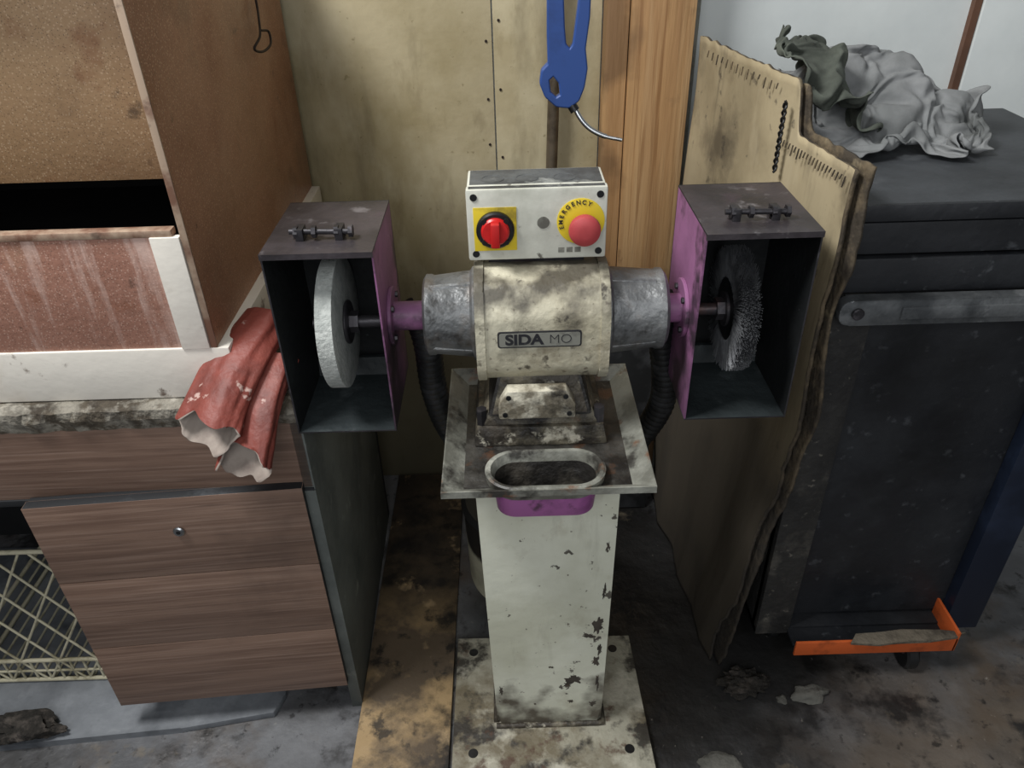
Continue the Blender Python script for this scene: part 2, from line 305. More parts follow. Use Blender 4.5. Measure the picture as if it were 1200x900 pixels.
# ---------------------------------------------------------------- brown enamel cabinet on desk
B=empty('rusty_enamel_cabinet')
bx1=-.45; by0=1.02; by1=1.745; zt=1.46
box('base_tray',-1.25,-.432,by0-.004,by1,.815,.905,['whitemetal'],B,.003)
box('side_wall',bx1-.006,bx1,by0,by1,.905,zt,'rust',B,.001)
box('side_edge_trim',bx1-.009,bx1+.001,by0-.003,by0,.905,zt,'rustlip',B,.0005)
box('lower_front',-1.25,bx1-.045,by0,by0+.012,.905,1.085,'rust3',B,.001)
box('lower_front_lip',-1.25,bx1-.02,by0-.003,by0+.016,1.085,1.096,'rustlip',B,.003)
box('corner_strip',bx1-.052,bx1-.010,by0-.006,by0+.006,.905,1.086,'whitemetal',B,.001)
box('upper_panel',-1.25,bx1-.008,by0+.07,by0+.08,1.145,zt,'rust2',B,.001)
box('inner_floor',-1.25,bx1-.006,by0+.02,by1,.91,.92,'dark',B)
box('back_wall',-1.25,bx1-.006,by1-.01,by1,.92,zt,'dark',B)
box('top_cover',-1.25,bx1,by0,by1,zt,zt+.01,'rust',B,.001)
box('left_wall',-1.25,-1.244,by0,by1,.905,zt,'rust',B,.001)
sweep('twisted_wire',[(-.447,1.56,1.42),(-.44,1.54,1.32),(-.43,1.50,1.29),(-.425,1.47,1.27),(-.43,1.44,1.255),(-.425,1.47,1.245),(-.42,1.51,1.25),(-.425,1.53,1.268),(-.43,1.50,1.275)],.0022,'wire',None,8)
K=empty('white_wire_basket')
bm=bmesh.new()
def rod(a,b,r=.0028): sweep_bm(bm,[a,b],r,8)
X0,X1,Y0,Y1,Z0,Z1=-1.22,-.9,1.08,1.45,.02,.42
for z in (Z0+.005,Z0+.035,Z0+.07,Z1):
    for a,b_ in (((X0,Y0,z),(X1,Y0,z)),((X1,Y0,z),(X1,Y1,z)),((X0,Y1,z),(X1,Y1,z)),((X0,Y0,z),(X0,Y1,z))): rod(a,b_,.005 if z!=Z0+.035 else .003)
for i in range(-5,10):
    for s in (1,-1):
        x0=X0+i*.085; x1=x0+s*(Z1-Z0)*.62
        a=Vector((x0,Y0,Z0));b_=Vector((x1,Y0,Z1)); dx=x1-x0
        t0=(X0-x0)/dx;t1=(X1-x0)/dx
        lo=max(0,min(t0,t1));hi=min(1,max(t0,t1))
        if hi>lo: rod(a.lerp(b_,lo),a.lerp(b_,hi)); rod(a.lerp(b_,lo)+Vector((0,.37,0)),a.lerp(b_,hi)+Vector((0,.37,0)))
for i in range(12):
    x=X0+(X1-X0)*i/11; rod((x,Y0,Z0),(x,Y1,Z0)); rod((x,Y0,Z0),(x,Y0,Z0+.07))
for i in range(9):
    y=Y0+(Y1-Y0)*i/8; rod((X1,y,Z0),(X1,y,Z1))
bmo('basket_wires',bm,'wwire',K,angle=60)
s=empty('concrete_slab')
prism('slab',[(-1.6,.90),(-1.1,.925),(-.72,.955),(-.53,.985),(-.515,1.03),(-.53,1.3),(-.56,1.5),(-1.6,1.5)],'z',0,.018,'slab',s,.004)
# ---------------------------------------------------------------- red gloves
G=empty('red_rubber_gloves')
def cuff(name,A,Bp,ra,rb,flat,seed,am=.2,cut_=.03):
    A=Vector(A);Bp=Vector(Bp);d=(Bp-A).normalized();u=d.cross(Vector((0,0,1))).normalized();w_=u.cross(d)
    bm=bmesh.new();rings=[];nn=64;ns=34
    for inner in (0,1):
        for i in range(ns+1):
            t=i/ns if not inner else 1-i/ns*.6
            r=ra+(rb-ra)*t; fl=flat+(1-flat)*(1-t)*.3
            ring=[]
            for k in range(nn):
                a=2*math.pi*k/nn
                f=noise.noise(Vector((math.cos(a)*1.3,math.sin(a)*1.3,t*1.0+seed)))*am+noise.noise(Vector((math.cos(a)*3,math.sin(a)*3,t*3+seed)))*am*.5
                rr=(r-(.0035 if inner else 0))*(1+f)
                end=noise.noise(Vector((math.cos(a)*1.5,math.sin(a)*1.5,seed+7)))*.03*t - math.sin(a)*cut_*t*t
                cpt=A+(Bp-A)*t+Vector((0,0,.012*math.sin(t*math.pi)))
                ring.append(bm.verts.new(cpt+d*end+u*math.cos(a)*rr+w_*math.sin(a)*rr*fl))
            rings.append(ring)
    for j,(a,b_) in enumerate(zip(rings,rings[1:])):
        for k in range(nn):
            f=bm.faces.new((a[k],a[(k+1)%nn],b_[(k+1)%nn],b_[k])); f.material_index=1 if j>=ns else 0
    bm.faces.new(rings[0]);bm.faces.new(rings[-1]).material_index=1
    bmo(name,bm,['glove','lining'],G,angle=70)
cuff('glove_a',(-.394,1.11,.905),(-.466,.932,.806),.042,.054,.50,1,.20,.014)
cuff('glove_b',(-.378,1.06,.86),(-.414,.915,.752),.036,.047,.45,4,.24,.014)
# ---------------------------------------------------------------- grinder
Gd=empty('pedestal_bench_grinder')
prism('base_plate',[(-.142,.80),(.262,.80),(.252,1.15),(-.142,1.155)],'z',.012,.026,'base',Gd,.002)
for i,(x,y) in enumerate([(-.10,.875),(.215,.875),(-.105,1.115),(.21,1.115)]):
    cyl('bolt_hole_%d'%i,(x,y,.026),(x,y,.0265),.010,'black',Gd,16)
bm=bmesh.new()
def q(x0,x1,y0,y1,z): return [bm.verts.new(p) for p in ((x0,y0,z),(x1,y0,z),(x1,y1,z),(x0,y1,z))]
rows=[q(-.05+(-.066+.05)*t,.163+(.172-.163)*t,.935+.008*t,1.115,.026+(.69)*t) for t in [i/10 for i in range(11)]]
for a,b_ in zip(rows,rows[1:]):
    for i in range(4): bm.faces.new((a[i],a[(i+1)%4],b_[(i+1)%4],b_[i]))
bm.faces.new(rows[0][::-1]);bm.faces.new(rows[-1])
vert=[e for e in bm.edges if abs(e.verts[0].co.z-e.verts[1].co.z)>.01 ]
bmesh.ops.bevel(bm,geom=vert,offset=.008,segments=3,affect='EDGES')
bmo('column',bm,'cream',Gd,angle=40)
def flake(name,cx_,cz_,sx_,sz_,seed):
    y=.935+.008*(cz_-.026)/.69-.0004
    pts=[]
    for k in range(36):
        a=2*math.pi*k/36; r=1+noise.noise(Vector((math.cos(a)*1.8,math.sin(a)*1.8,seed)))*.9+noise.noise(Vector((math.cos(a)*5,math.sin(a)*5,seed)))*.6
        pts.append((cx_+math.cos(a)*sx_*r,cz_+math.sin(a)*sz_*r))
    prism(name,pts,'y',y,y+.001,'rustflake',Gd)
for i,(a,c,s1,s2) in enumerate([(.105,.17,.016,.010),(.092,.155,.008,.006),(.146,.33,.009,.018),(.152,.26,.004,.014),(.146,.225,.006,.010),(.152,.16,.003,.02),(.13,.30,.010,.006),(.155,.42,.003,.014),(.10,.10,.005,.004),(.06,.21,.004,.003),(-.040,.14,.003,.012),(.145,.09,.007,.006),(.157,.53,.003,.010)]): flake('paint_chip_%d'%i,a,c,s1,s2,i*3.3)
bm=bmesh.new()
P=[(-.053,.932,.028),(.167,.932,.028),(.167,1.118,.028),(-.053,1.118,.028),(-.053,.932,.028)]
pts=[]
for a,b_ in zip(P,P[1:]):
    for i in range(20): pts.append(Vector(a).lerp(Vector(b_),i/20)+Vector((0,0,random.uniform(-.001,.002))))
sweep_bm(bm,pts,.006,8); bmo('weld_seam',bm,'grimycream',Gd,angle=60)
bm=bmesh.new()
def rect(x0,x1,y0,y1,z): return [bm.verts.new(p) for p in ((x0,y0,z),(x1,y0,z),(x1,y1,z),(x0,y1,z))]
L=[rect(-.078,.178,.880,1.165,.724),rect(-.108,.207,.854,1.19,.743),rect(-.110,.209,.852,1.192,.743),rect(-.110,.209,.852,1.192,.731),rect(-.078,.178,.877,1.168,.716)]
bm.faces.new(L[0])
for k,(a,b_) in enumerate(zip(L,L[1:])):
    for i in range(4):
        f=bm.faces.new((a[i],a[(i+1)%4],b_[(i+1)%4],b_[i])); f.material_index=1
bm.faces.new(L[-1][::-1])
tray=bmo('tray',bm,['tray','traylip'],Gd)
def stadium(cx,cy,hx,hy,n=16):
    out=[]
    for i in range(n+1):
        a=-math.pi/2+math.pi*i/n; out.append((cx+hx-hy+math.cos(a)*hy,cy+math.sin(a)*hy))
    for i in range(n+1):
        a=math.pi/2+math.pi*i/n; out.append((cx-hx+hy+math.cos(a)*hy,cy+math.sin(a)*hy))
    return out
cx,cy=.047,.902
cut=prism('cutter',stadium(cx,cy,.085,.039),'z',.6,.9,'tray')
md=tray.modifiers.new('b','BOOLEAN');md.object=cut;md.operation='DIFFERENCE';md.solver='EXACT'
bpy.context.view_layer.update()
dg=bpy.context.evaluated_depsgraph_get()
nm=bpy.data.meshes.new_from_object(tray.evaluated_get(dg)); tray.modifiers.clear(); tray.data=nm
bpy.data.objects.remove(cut)
bm=bmesh.new()
lv=[(.072,.026,.668,0),(.076,.030,.672,0),(.080,.037,.712,0),(.091,.046,.728,1),(.0925,.0475,.742,1),(.089,.0445,.744,1),(.084,.0395,.743,1),(.078,.034,.728,1),(.075,.032,.705,3),(.066,.024,.680,3)]
rings=[]
for hx,hy,z,mi in lv: rings.append([bm.verts.new((x,y,z)) for x,y in stadium(cx,cy,hx,hy)])
for k,(a,b_) in enumerate(zip(rings,rings[1:])):
    n=len(a)
    for i in range(n):
        f=bm.faces.new((a[i],a[(i+1)%n],b_[(i+1)%n],b_[i])); f.material_index=lv[k+1][3]
bm.faces.new(rings[0][::-1]); f=bm.faces.new(rings[-1]); f.material_index=2
bmo('coolant_cup',bm,['pink','traylip','water','darkgrime'],Gd,angle=40)
# motor foot
box('foot_flange',-.064,.152,.98,1.16,.724,.759,'grimycream',Gd,.005,taper=(.006,.006))
box('foot_pedestal',-.050,.138,.99,1.15,.759,.784,'grimycream',Gd,.006,taper=(.01,.01))
box('foot_block',-.040,.126,.984,1.14,.78,.856,['darkgrime','grimycream'],Gd,.006,taper=(.020,.026),dirs={'+z':1,'-y':1})
prism('foot_cover',[(-.022,.786),(.098,.786),(.098,.812),(.084,.838),(-.008,.838),(-.022,.812)],'y',.970,.994,'grimycover',Gd,.004)
for i,(x,z) in enumerate([(-.012,.796),(.088,.796),(-.006,.828),(.082,.828)]): cyl('cover_screw_%d'%i,(x,.9695,z),(x,.967,z),.004,'black',Gd,10)
for x in (-.050,.138): cyl('foot_bolt%.2f'%x,(x,1.0,.757),(x,1.0,.787),.009,'darksteel',Gd,6)
ay,az=1.07,.922
prof=[(-.060,-.085),(-.084,-.055),(-.084,.036),(-.060,.076),(-.015,.088),(.055,.077),(.084,.03),(.084,-.045),(.062,-.085)]
prof=[(ay+a,az+b_) for a,b_ in prof]
prism('motor_housing',roundpoly(prof,.010,4),'x',-.044,.140,['motor'],Gd,.0,angle=50)
pr2=[(ay+(a-ay)*1.035,az+(b_-az)*1.035) for a,b_ in prof]
prism('housing_rim_a',roundpoly(pr2,.010,4),'x',-.052,-.038,'motor',Gd,.002,angle=50)
prism('housing_rim_b',roundpoly(pr2,.010,4),'x',.134,.148,'motor',Gd,.002,angle=50)
lathe('end_bell_a',(-.05,ay,az),(-1,0,0),[(0,.074),(.006,.074),(.01,.068),(.066,.062),(.07,.064),(.078,.064),(.082,.058),(.082,0)],'bell',Gd)
lathe('end_bell_b',(.146,ay,az),(1,0,0),[(0,.074),(.006,.074),(.01,.068),(.078,.062),(.082,.064),(.09,.064),(.096,.056),(.096,0)],'bell',Gd)
for s,x in ((-1,-.056),(1,.152)):
    for k,a in enumerate((20,120,170)):
        a=math.radians(a); c=Vector((x,ay-math.sin(a)*.064,az+math.cos(a)*.064))
        cyl('bell_rib_%s_%d'%('ab'[s>0],k),c,c+Vector((s*.07,math.sin(a)*.006,-math.cos(a)*.006)),.006,'bell',Gd,8)
prism('nameplate_border',roundpoly([(-.0195,.9085),(.1055,.9085),(.1055,.9355),(-.0195,.9355)],.005,4),'y',ay-.0866,ay-.083,'ink',Gd)
prism('nameplate',roundpoly([(-.0172,.9106),(.1032,.9106),(.1032,.9334),(-.0172,.9334)],.004,4),'y',ay-.0871,ay-.083,'plate',Gd)
t=text('nameplate_text','SIDA',(.020,ay-.0874,.922),.024,'ink',Gd,bold=.0009); t.scale=(1.1,1,1)
t=text('nameplate_text_faded','MO',(.074,ay-.0874,.922),.022,'ink',Gd,bold=-.0005)
# control box
cx0,cx1,cy0,cy1,cz0,cz1=-.057,.143,1.05,1.142,1.022,1.128
box('switch_bracket',-.03,.115,1.075,1.125,.99,1.024,'darksteel',Gd,.002)
box('control_box',cx0,cx1,cy0+.02,cy1,cz0,cz1,['ctrl','ctrltop'],Gd,.004,dirs={'+z':1})
box('control_box_lid',cx0-.001,cx1+.001,cy0,cy0+.019,cz0-.001,cz1+.001,['ctrl','ctrltop'],Gd,.004,dirs={'+z':1})
for i,(x,z) in enumerate([(cx0+.010,cz0+.010),(cx1-.010,cz0+.010),(cx0+.010,cz1-.010),(cx1-.010,cz1-.010)]):
    cyl('lid_screw_%d'%i,(x,cy0+.001,z),(x,cy0-.001,z),.0052,'black',Gd,16)
for i,x in enumerate((-.02,.03,.085)):
    lathe('knockout_%d'%i,(x,1.098,cz1-.001),(0,0,1),[(0,.017),(.0015,.017),(.0015,.015),(.0005,.0145),(.0005,0)],'ctrltop',Gd,24)
sx,sz=-.0175,1.070
box('switch_label',sx-.031,sx+.031,cy0-.0012,cy0,sz-.033,sz+.033,'yellow',Gd,.0004)
lathe('switch_ring',(sx,cy0-.001,sz),(0,-1,0),[(0,.0275),(.006,.0275),(.008,.025),(.008,.020),(.004,.019),(.004,0)],'black',Gd)
lathe('switch_red_disc',(sx,cy0-.004,sz),(0,-1,0),[(0,.021),(.008,.0205),(.011,.018),(.011,0)],'red',Gd)
box('switch_knob',sx-.0065,sx+.0065,cy0-.030,cy0-.012,sz-.018,sz+.018,'red',Gd,.003)
for k in range(4):
    a=math.radians(45+90*k); c=Vector((sx+math.cos(a)*.0225,cy0-.009,sz+math.sin(a)*.0225)); cyl('switch_lug_%d'%k,c,c+Vector((0,-.004,0)),.004,'black',Gd,8)
ex,ez=.110,1.0755
lathe('estop_label',(ex-.004,cy0-.0003,ez+.003),(0,-1,0),[(0,.0345),(.001,.0345),(.0012,.034),(.0012,0)],'yellow',Gd,48)
lathe('estop_button',(ex,cy0-.001,ez-.003),(0,-1,0),[(0,.013),(.012,.013),(.014,.022),(.020,.0232),(.026,.022),(.030,.017),(.0315,.008),(.0315,0)],'redd',Gd)
word='EMERGENCY'
for i,ch in enumerate(word):
    a=math.radians(197-i*16.5); rr=.0285
    c=(ex-.004+math.cos(a)*rr,cy0-.0018,ez+.003+math.sin(a)*rr)
    text('estop_letter_%d'%i,ch,c,.0088,'ink',Gd,roty=-(a-math.pi/2),bold=.0002)
cyl('indicator_hole',(.052,cy0,1.078),(.052,cy0-.001,1.078),.009,'plate',Gd,20)
for i,x in enumerate((.074,.086,.098)):
    box('box_marking_%d'%i,x,x+.009,cy0-.0005,cy0,1.031,1.039,'plate',Gd)
# guards
def guard(tag,x0,x1,z0,z1,inner):
    y0,y1=.986,1.181;t=.0025
    ii='+x' if inner>0 else '-x'; oo='-x' if inner>0 else '+x'
    xs=(x0,x0+t);xe=(x1-t,x1)
    iw,ow=(xe,xs) if inner>0 else (xs,xe)
    box('guard_inner_side_'+tag,iw[0],iw[1],y0,y1,z0,z1,['boxin','purple'],Gd,dirs={ii:1,'-y':1})
    box('guard_outer_side_'+tag,ow[0],ow[1],y0,y1,z0,z1,['boxin','darksteel'],Gd,dirs={oo:1,'-y':1})
    box('guard_top_'+tag,x0,x1,y0-.004,y1,z1,z1+t,['boxin','purpletop'],Gd,dirs={'+z':1,'-y':1})
    box('guard_front_lip_'+tag,x0,x1,y0-.004,y0-.002,z1-.006,z1,'purpletop',Gd)
    box('guard_back_'+tag,x0,x1,y1,y1+t,z0,z1+t,['boxin','darksteel'],Gd,dirs={'+y':1})
    box('guard_bottom_'+tag,x0,x1,y0,y1,z0-t,z0,['boxfloor','darksteel'],Gd,dirs={'-z':1,'-y':1})
    box('guard_dust_plate_'+tag,x0+t,x1-t,y1-.03,y1-.001,z0,z0+.03,'boxfloor',Gd,taper=(0,.010))
    xm=(x0+x1)/2
    cyl('hinge_rod_'+tag,(xm-.045,1.035,z1+.014),(xm+.045,1.03,z1+.014),.0042,'darksteel',Gd,12)
    for k,dx in enumerate((-.038,-.012,.02,.04)):
        cyl('hinge_nut_%s_%d'%(tag,k),(xm+dx,1.0325,z1+.014),(xm+dx+.006,1.0325,z1+.014),.009,'darksteel',Gd,6)
    for k,dx in enumerate((-.03,.026)):
        box('hinge_tab_%s_%d'%(tag,k),xm+dx-.006,xm+dx+.006,1.025,1.05,z1,z1+.02,'darksteel',Gd,.002)
guard('a',-.344,-.187,.7616,1.0675,1)
guard('b',.273,.435,.766,1.078,-1)
for tag,xa,xb in (('a',-.132,-.187),('b',.242,.273)):
    s=-1 if tag=='a' else 1
    cyl('shaft_tube_'+tag,(xa,ay,az),(xb,ay,az),.023,'purple',Gd,24)
    cyl('flange_'+tag,(xb,ay,az),(xb-s*.006,ay,az),.047,'purple',Gd,32,bev=.001)
    for k in range(4):
        a=math.radians(45+k*90); c=Vector((xb-s*.006,ay+math.cos(a)*.036,az+math.sin(a)*.036))
        cyl('flange_bolt_%s_%d'%(tag,k),c,c-Vector((s*.004,0,0)),.005,'darksteel',Gd,6)
wx=-.270
lathe('grinding_wheel',(wx-.014,ay,az-.008),(1,0,0),[(0,.02),(0,.102),(.001,.104),(.025,.104),(.026,.102),(.026,.02)],'abr',Gd,64)
cyl('wheel_washer',(wx+.012,ay,az-.008),(wx+.018,ay,az-.008),.035,'darksteel',Gd,32,bev=.002)
cyl('wheel_shaft',(-.187,ay,az-.008),(wx-.04,ay,az-.008),.010,'darksteel',Gd,16)
cyl('wheel_nut',(wx+.018,ay,az-.008),(wx+.032,ay,az-.008),.017,'darksteel',Gd,6)
hx=.352; hz=az-.004
cyl('brush_shaft',(.273,ay,hz),(hx+.04,ay,hz),.010,'darksteel',Gd,16)
lathe('brush_hub',(hx-.012,ay,hz),(1,0,0),[(0,0),(0,.046),(.003,.052),(.021,.052),(.024,.046),(.024,0)],'black',Gd,40)
cyl('brush_nut',(hx-.028,ay,hz),(hx-.012,ay,hz),.018,'darksteel',Gd,6)
cyl('brush_washer',(hx-.016,ay,hz),(hx-.012,ay,hz),.028,'darksteel',Gd,24)
bm=bmesh.new()
for i in range(9000):
    a=random.uniform(0,2*math.pi); x=hx+random.uniform(-.013,.013); r1=.0965+random.uniform(-.006,.003)
    da=random.uniform(-.05,.05); dx=random.uniform(-.004,.004)
    p0=Vector((x,ay+math.cos(a)*.05,hz+math.sin(a)*.05)); p1=Vector((x+dx,ay+math.cos(a+da)*r1,hz+math.sin(a+da)*r1))
    tdir=Vector((0,-math.sin(a),math.cos(a)))*.0006; xd=Vector((.0006,0,0))
    v=[bm.verts.new(p0+tdir),bm.verts.new(p0-tdir+xd*.5),bm.verts.new(p0-xd),bm.verts.new(p1+tdir*.8),bm.verts.new(p1-tdir*.8+xd*.4),bm.verts.new(p1-xd*.8)]
    for f in ((0,1,4,3),(1,2,5,4),(2,0,3,5),(3,4,5)): bm.faces.new([v[k] for k in f])
bmo('wire_bristles',bm,'bristle',Gd)
lathe('bristle_core',(hx-.010,ay,hz),(1,0,0),[(0,.05),(0,.086),(.020,.086),(.020,.05)],'bristled',Gd,40)
def hose(name,P):
    pts=resample(P,.0042); bm=bmesh.new()
    sweep_bm(bm,pts,lambda i,n:.0245 if i%3==0 else .0215,20)
    bmo(name,bm,'rubber',Gd,angle=80)
hose('dust_hose_a',[(-.175,1.13,.90),(-.152,1.135,.875),(-.143,1.14,.82),(-.142,1.15,.74),(-.13,1.16,.66),(-.105,1.18,.58),(-.06,1.2,.5),(-.02,1.22,.38)])
hose('dust_hose_b',[(.262,1.13,.91),(.258,1.135,.875),(.262,1.14,.82),(.275,1.15,.74),(.275,1.16,.67),(.25,1.18,.59),(.20,1.2,.5),(.10,1.22,.38)])
lathe('dust_collector',(.012,1.245,.14),(0,0,1),[(0,0),(0,.1),(.012,.118),(.02,.12),(.22,.125),(.23,.13),(.24,.12),(.25,0)],'bin',Gd,48)
box('collector_bracket',0,.09,1.11,1.13,.16,.36,'darksteel',Gd)
# ---------------------------------------------------------------- cardboard
Cb=empty('cardboard_sheet')
def sheet(name,xo,front,top_a,top_b,ystep,seed,mats,yback=1.66,amp=.006,strip=4,wseed=1):
    bm=bmesh.new();nu,nv=110,90;G_=[]
    for i in range(nu+1):
        u=i/nu; row=[]
        for j in range(nv+1):
            v=j/nv
            jag=noise.noise(Vector((v*7,seed,0)))*.022+noise.noise(Vector((v*40,seed,2)))*.005
            yf=front+jag+(.0 if v>.6 else (.6-v)*.06)
            y=yback+(yf-yback)*u
            k=1/(1+math.exp(-(ystep-y)/.004)) if ystep else 0
            tz=top_a*(1-k)+top_b*k+noise.noise(Vector((y*40,seed,5)))*.005
            z=tz*v
            low=max(0,min(1,(.80-z)/.5))
            crease=abs(((y+z*.10)*5.2)%1-.5)*.024*low
            x=xo+(1.75-y)*.171-max(0,(.65-z))*.09*u+noise.noise(Vector((y*3,z*3,wseed)))*.012+noise.noise(Vector((y*14,z*5,seed)))*amp*.7-crease
            row.append(bm.verts.new((x,y,z)))
        G_.append(row)
    for i in range(nu):
        for j in range(nv):
            f=bm.faces.new((G_[i][j],G_[i+1][j],G_[i+1][j+1],G_[i][j+1]))
            if i>nu-strip: f.material_index=1
    o=bmo(name,bm,mats,Cb,smooth=True)
    s_=o.modifiers.new('t','SOLIDIFY');s_.thickness=.005;s_.offset=1;s_.material_offset_rim=1
    return o
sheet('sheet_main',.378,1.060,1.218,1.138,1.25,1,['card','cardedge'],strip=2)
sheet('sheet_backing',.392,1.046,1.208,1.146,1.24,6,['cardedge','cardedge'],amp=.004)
bm=bmesh.new()
for i in range(22):
    t=i/21; y=1.27-.20*t; x=.378+(1.75-y)*.171-.006; z=1.122
    sweep_bm(bm,[(x-.003,y,z+.004),(x-.004,y+.003,z-random.uniform(.003,.014))],.0012,6)
for i in range(14):
    t=i/13; y=1.58-.28*t; x=.378+(1.75-y)*.171-.006; z=1.200
    sweep_bm(bm,[(x-.003,y,z+.004),(x-.004,y+.003,z-random.uniform(.003,.014))],.0012,6)
bmo('perforation_tears',bm,'cardedge',Cb)
bm=bmesh.new()
for k in range(2):
    pts=[]
    for i in range(26):
        z=1.185-.115*i/25; pts.append(Vector((.450+math.sin(i*1.3+k*math.pi)*.0025,1.262+math.cos(i*1.3+k*math.pi)*.0035,z)))
    sweep_bm(bm,pts,.0022,8)
bmo('black_strap',bm,'black',Cb,angle=60)
# ---------------------------------------------------------------- tool cabinet
T=empty('rolling_tool_cabinet')
tx0,tx1,ty0,ty1=.525,1.02,1.11,1.62
box('top',tx0-.012,tx1+.012,ty0-.012,ty1,1.042,1.070,['trol','troltop'],T,.006,dirs={'+z':1})
box('side_l',tx0,tx0+.02,ty0+.01,ty1,.07,1.042,'trolside',T,.003)
box('side_r',tx1-.02,tx1,ty0+.01,ty1,.07,1.042,'navy',T,.003)
box('back',tx0,tx1,ty1-.015,ty1,.07,1.042,'trol',T)
box('drawer_front_top',tx0+.003,tx1-.003,ty0-.002,ty0+.02,.985,1.038,'trol',T,.004)
box('drawer_front_second',tx0+.003,tx1-.003,ty0-.002,ty0+.02,.918,.978,'trol',T,.004)
box('post_l',tx0,tx0+.075,ty0-.002,ty0+.03,.07,.912,'trolside',T,.004)
box('post_r',tx1-.075,tx1,ty0-.002,ty0+.03,.07,.912,'navy',T,.004)
box('front_panel',tx0+.07,tx1-.07,ty0+.03,ty0+.04,.10,.912,'trol',T)
box('bottom_shelf',tx0,tx1,ty0+.0,ty1,.07,.09,'trol',T,.002)
box('tray_floor',tx0+.07,.93,ty0-.06,ty0+.03,.078,.084,'trol',T)
box('tray_lip',tx0+.065,.935,ty0-.066,ty0-.06,.078,.118,'orange',T,.001)
box('tray_lip_side',.93,.936,ty0-.066,ty0+.03,.078,.135,'orange',T,.001)
prism('handle_bar',roundpoly([(tx0+.002,.876),(tx1+.01,.876),(tx1+.01,.921),(tx0+.002,.921)],.02,6),'y',ty0-.035,ty0-.012,'handle',T,.003)
box('handle_groove',tx0+.10,tx1-.0,ty0-.040,ty0-.034,.887,.909,'handle',T,.002)
cyl('handle_bolt',(tx0+.03,ty0-.035,.899),(tx0+.03,ty0-.042,.899),.010,'darksteel',T,16,bev=.002)
box('handle_mount',tx0+.02,tx0+.07,ty0-.012,ty0,.88,.915,'handle',T)
for i,(x,y) in enumerate([(tx0+.06,1.17),(tx1-.06,1.17),(tx0+.06,1.56),(tx1-.06,1.56),(.86,1.075)]):
    cyl('caster_wheel_%d'%i,(x-.014,y,.034),(x+.014,y,.034),.034,'rubber',T,28,bev=.005)
    box('caster_fork_%d'%i,x-.02,x+.02,y-.012,y+.012,.045,.079,'darksteel',T,.003)
wp=[(.70,1.036),(.76,1.030),(.80,1.035),(.87,1.036),(.93,1.043),(.955,1.055),(.90,1.063),(.82,1.068),(.78,1.062),(.72,1.06)]
prism('broken_wood_strip',wp,'z',.1185,.126,'woodbit',None,.002)
# ---------------------------------------------------------------- rags (cloth simulation)
def sim_rag(name,c,size,n,comp,lumps,m,seed,rot=0,frames=34,fold=.07):
    tmp=[]
    def coll(o):
        tmp.append(o); md=o.modifiers.new('c','COLLISION'); o.collision.thickness_outer=.004; o.collision.cloth_friction=40; o.collision.damping=.9
    coll(box('tmp',.42,tx1+.15,ty0-.02,ty1+.12,.98,1.070,'dark'))
    coll(box('tmp',.415,.480,1.25,1.66,1.0,1.222,'dark'))
    coll(box('tmp',.455,.50,1.06,1.25,1.0,1.15,'dark'))
    for (x,y,z,rx,ry,rz) in lumps:
        bm=bmesh.new(); bmesh.ops.create_icosphere(bm,subdivisions=3,radius=1)
        for v in bm.verts: v.co=Vector((v.co.x*rx+x,v.co.y*ry+y,v.co.z*rz+z))
        coll(bmo('tmp',bm,'dark'))
    w_,d_=size; nx_,ny_=n
    bm=bmesh.new(); G2=[[None]*(ny_+1) for _ in range(nx_+1)]; rest=[]
    R=Matrix.Rotation(rot,3,'Z')
    for i in range(nx_+1):
        for j in range(ny_+1):
            a=i/nx_-.5;b_=j/ny_-.5
            rest.append(Vector((a*w_,b_*d_,0)))
            p=Vector((a*3.2+seed,b_*3.2,seed))
            zz=noise.noise(p*1.3)*fold+noise.noise(p*3)*.02
            off=noise.noise_vector(p*1.5)*.035
            q_=R@Vector((a*w_*comp,b_*d_*comp,0))
            G2[i][j]=bm.verts.new(Vector(c)+q_+Vector((off.x,off.y,zz)))
    for i in range(nx_):
        for j in range(ny_): bm.faces.new((G2[i][j],G2[i+1][j],G2[i+1][j+1],G2[i][j+1]))
    me=bpy.data.meshes.new(name); bm.to_mesh(me); bm.free()
    o=obj(name,me,m,None,True)
    o.shape_key_add(name='Basis'); k=o.shape_key_add(name='rest')
    for v,r in zip(k.data,rest): v.co=Vector(c)+r
    k.value=0
    md=o.modifiers.new('cloth','CLOTH'); s_=md.settings
    try: s_.rest_shape_key=k
    except Exception as e: print('rest key',e)
    s_.quality=5; s_.mass=.2; s_.tension_stiffness=12; s_.compression_stiffness=12; s_.shear_stiffness=5; s_.bending_stiffness=.25; s_.air_damping=2
    s_.tension_damping=10; s_.compression_damping=10; s_.shear_damping=10
    cs=md.collision_settings; cs.distance_min=.004; cs.use_self_collision=True; cs.self_distance_min=.004; cs.collision_quality=2
    md.point_cache.frame_start=1; md.point_cache.frame_end=frames
    for f in range(1,frames+1): scn.frame_set(f)
    dg=bpy.context.evaluated_depsgraph_get()
    nm=bpy.data.meshes.new_from_object(o.evaluated_get(dg))
    bpy.data.objects.remove(o)
    o=bpy.data.objects.new(name,nm); COL.objects.link(o)
    for p_ in nm.polygons: p_.use_smooth=True
    ss=o.modifiers.new('s','SUBSURF'); ss.levels=1; ss.render_levels=1
    so=o.modifiers.new('t','SOLIDIFY'); so.thickness=.002
    for t_ in tmp: bpy.data.objects.remove(t_)
    scn.frame_set(1)
    return o
scn.frame_start=1; scn.frame_end=60
sim_rag('crumpled_rag',(.68,1.44,1.24),(.66,.50),(64,50),.66,[(.62,1.50,1.10,.07,.06,.11),(.73,1.49,1.10,.055,.05,.10),(.82,1.46,1.08,.05,.05,.06),(.69,1.40,1.08,.05,.04,.05)],'cloth',3,fold=.10)
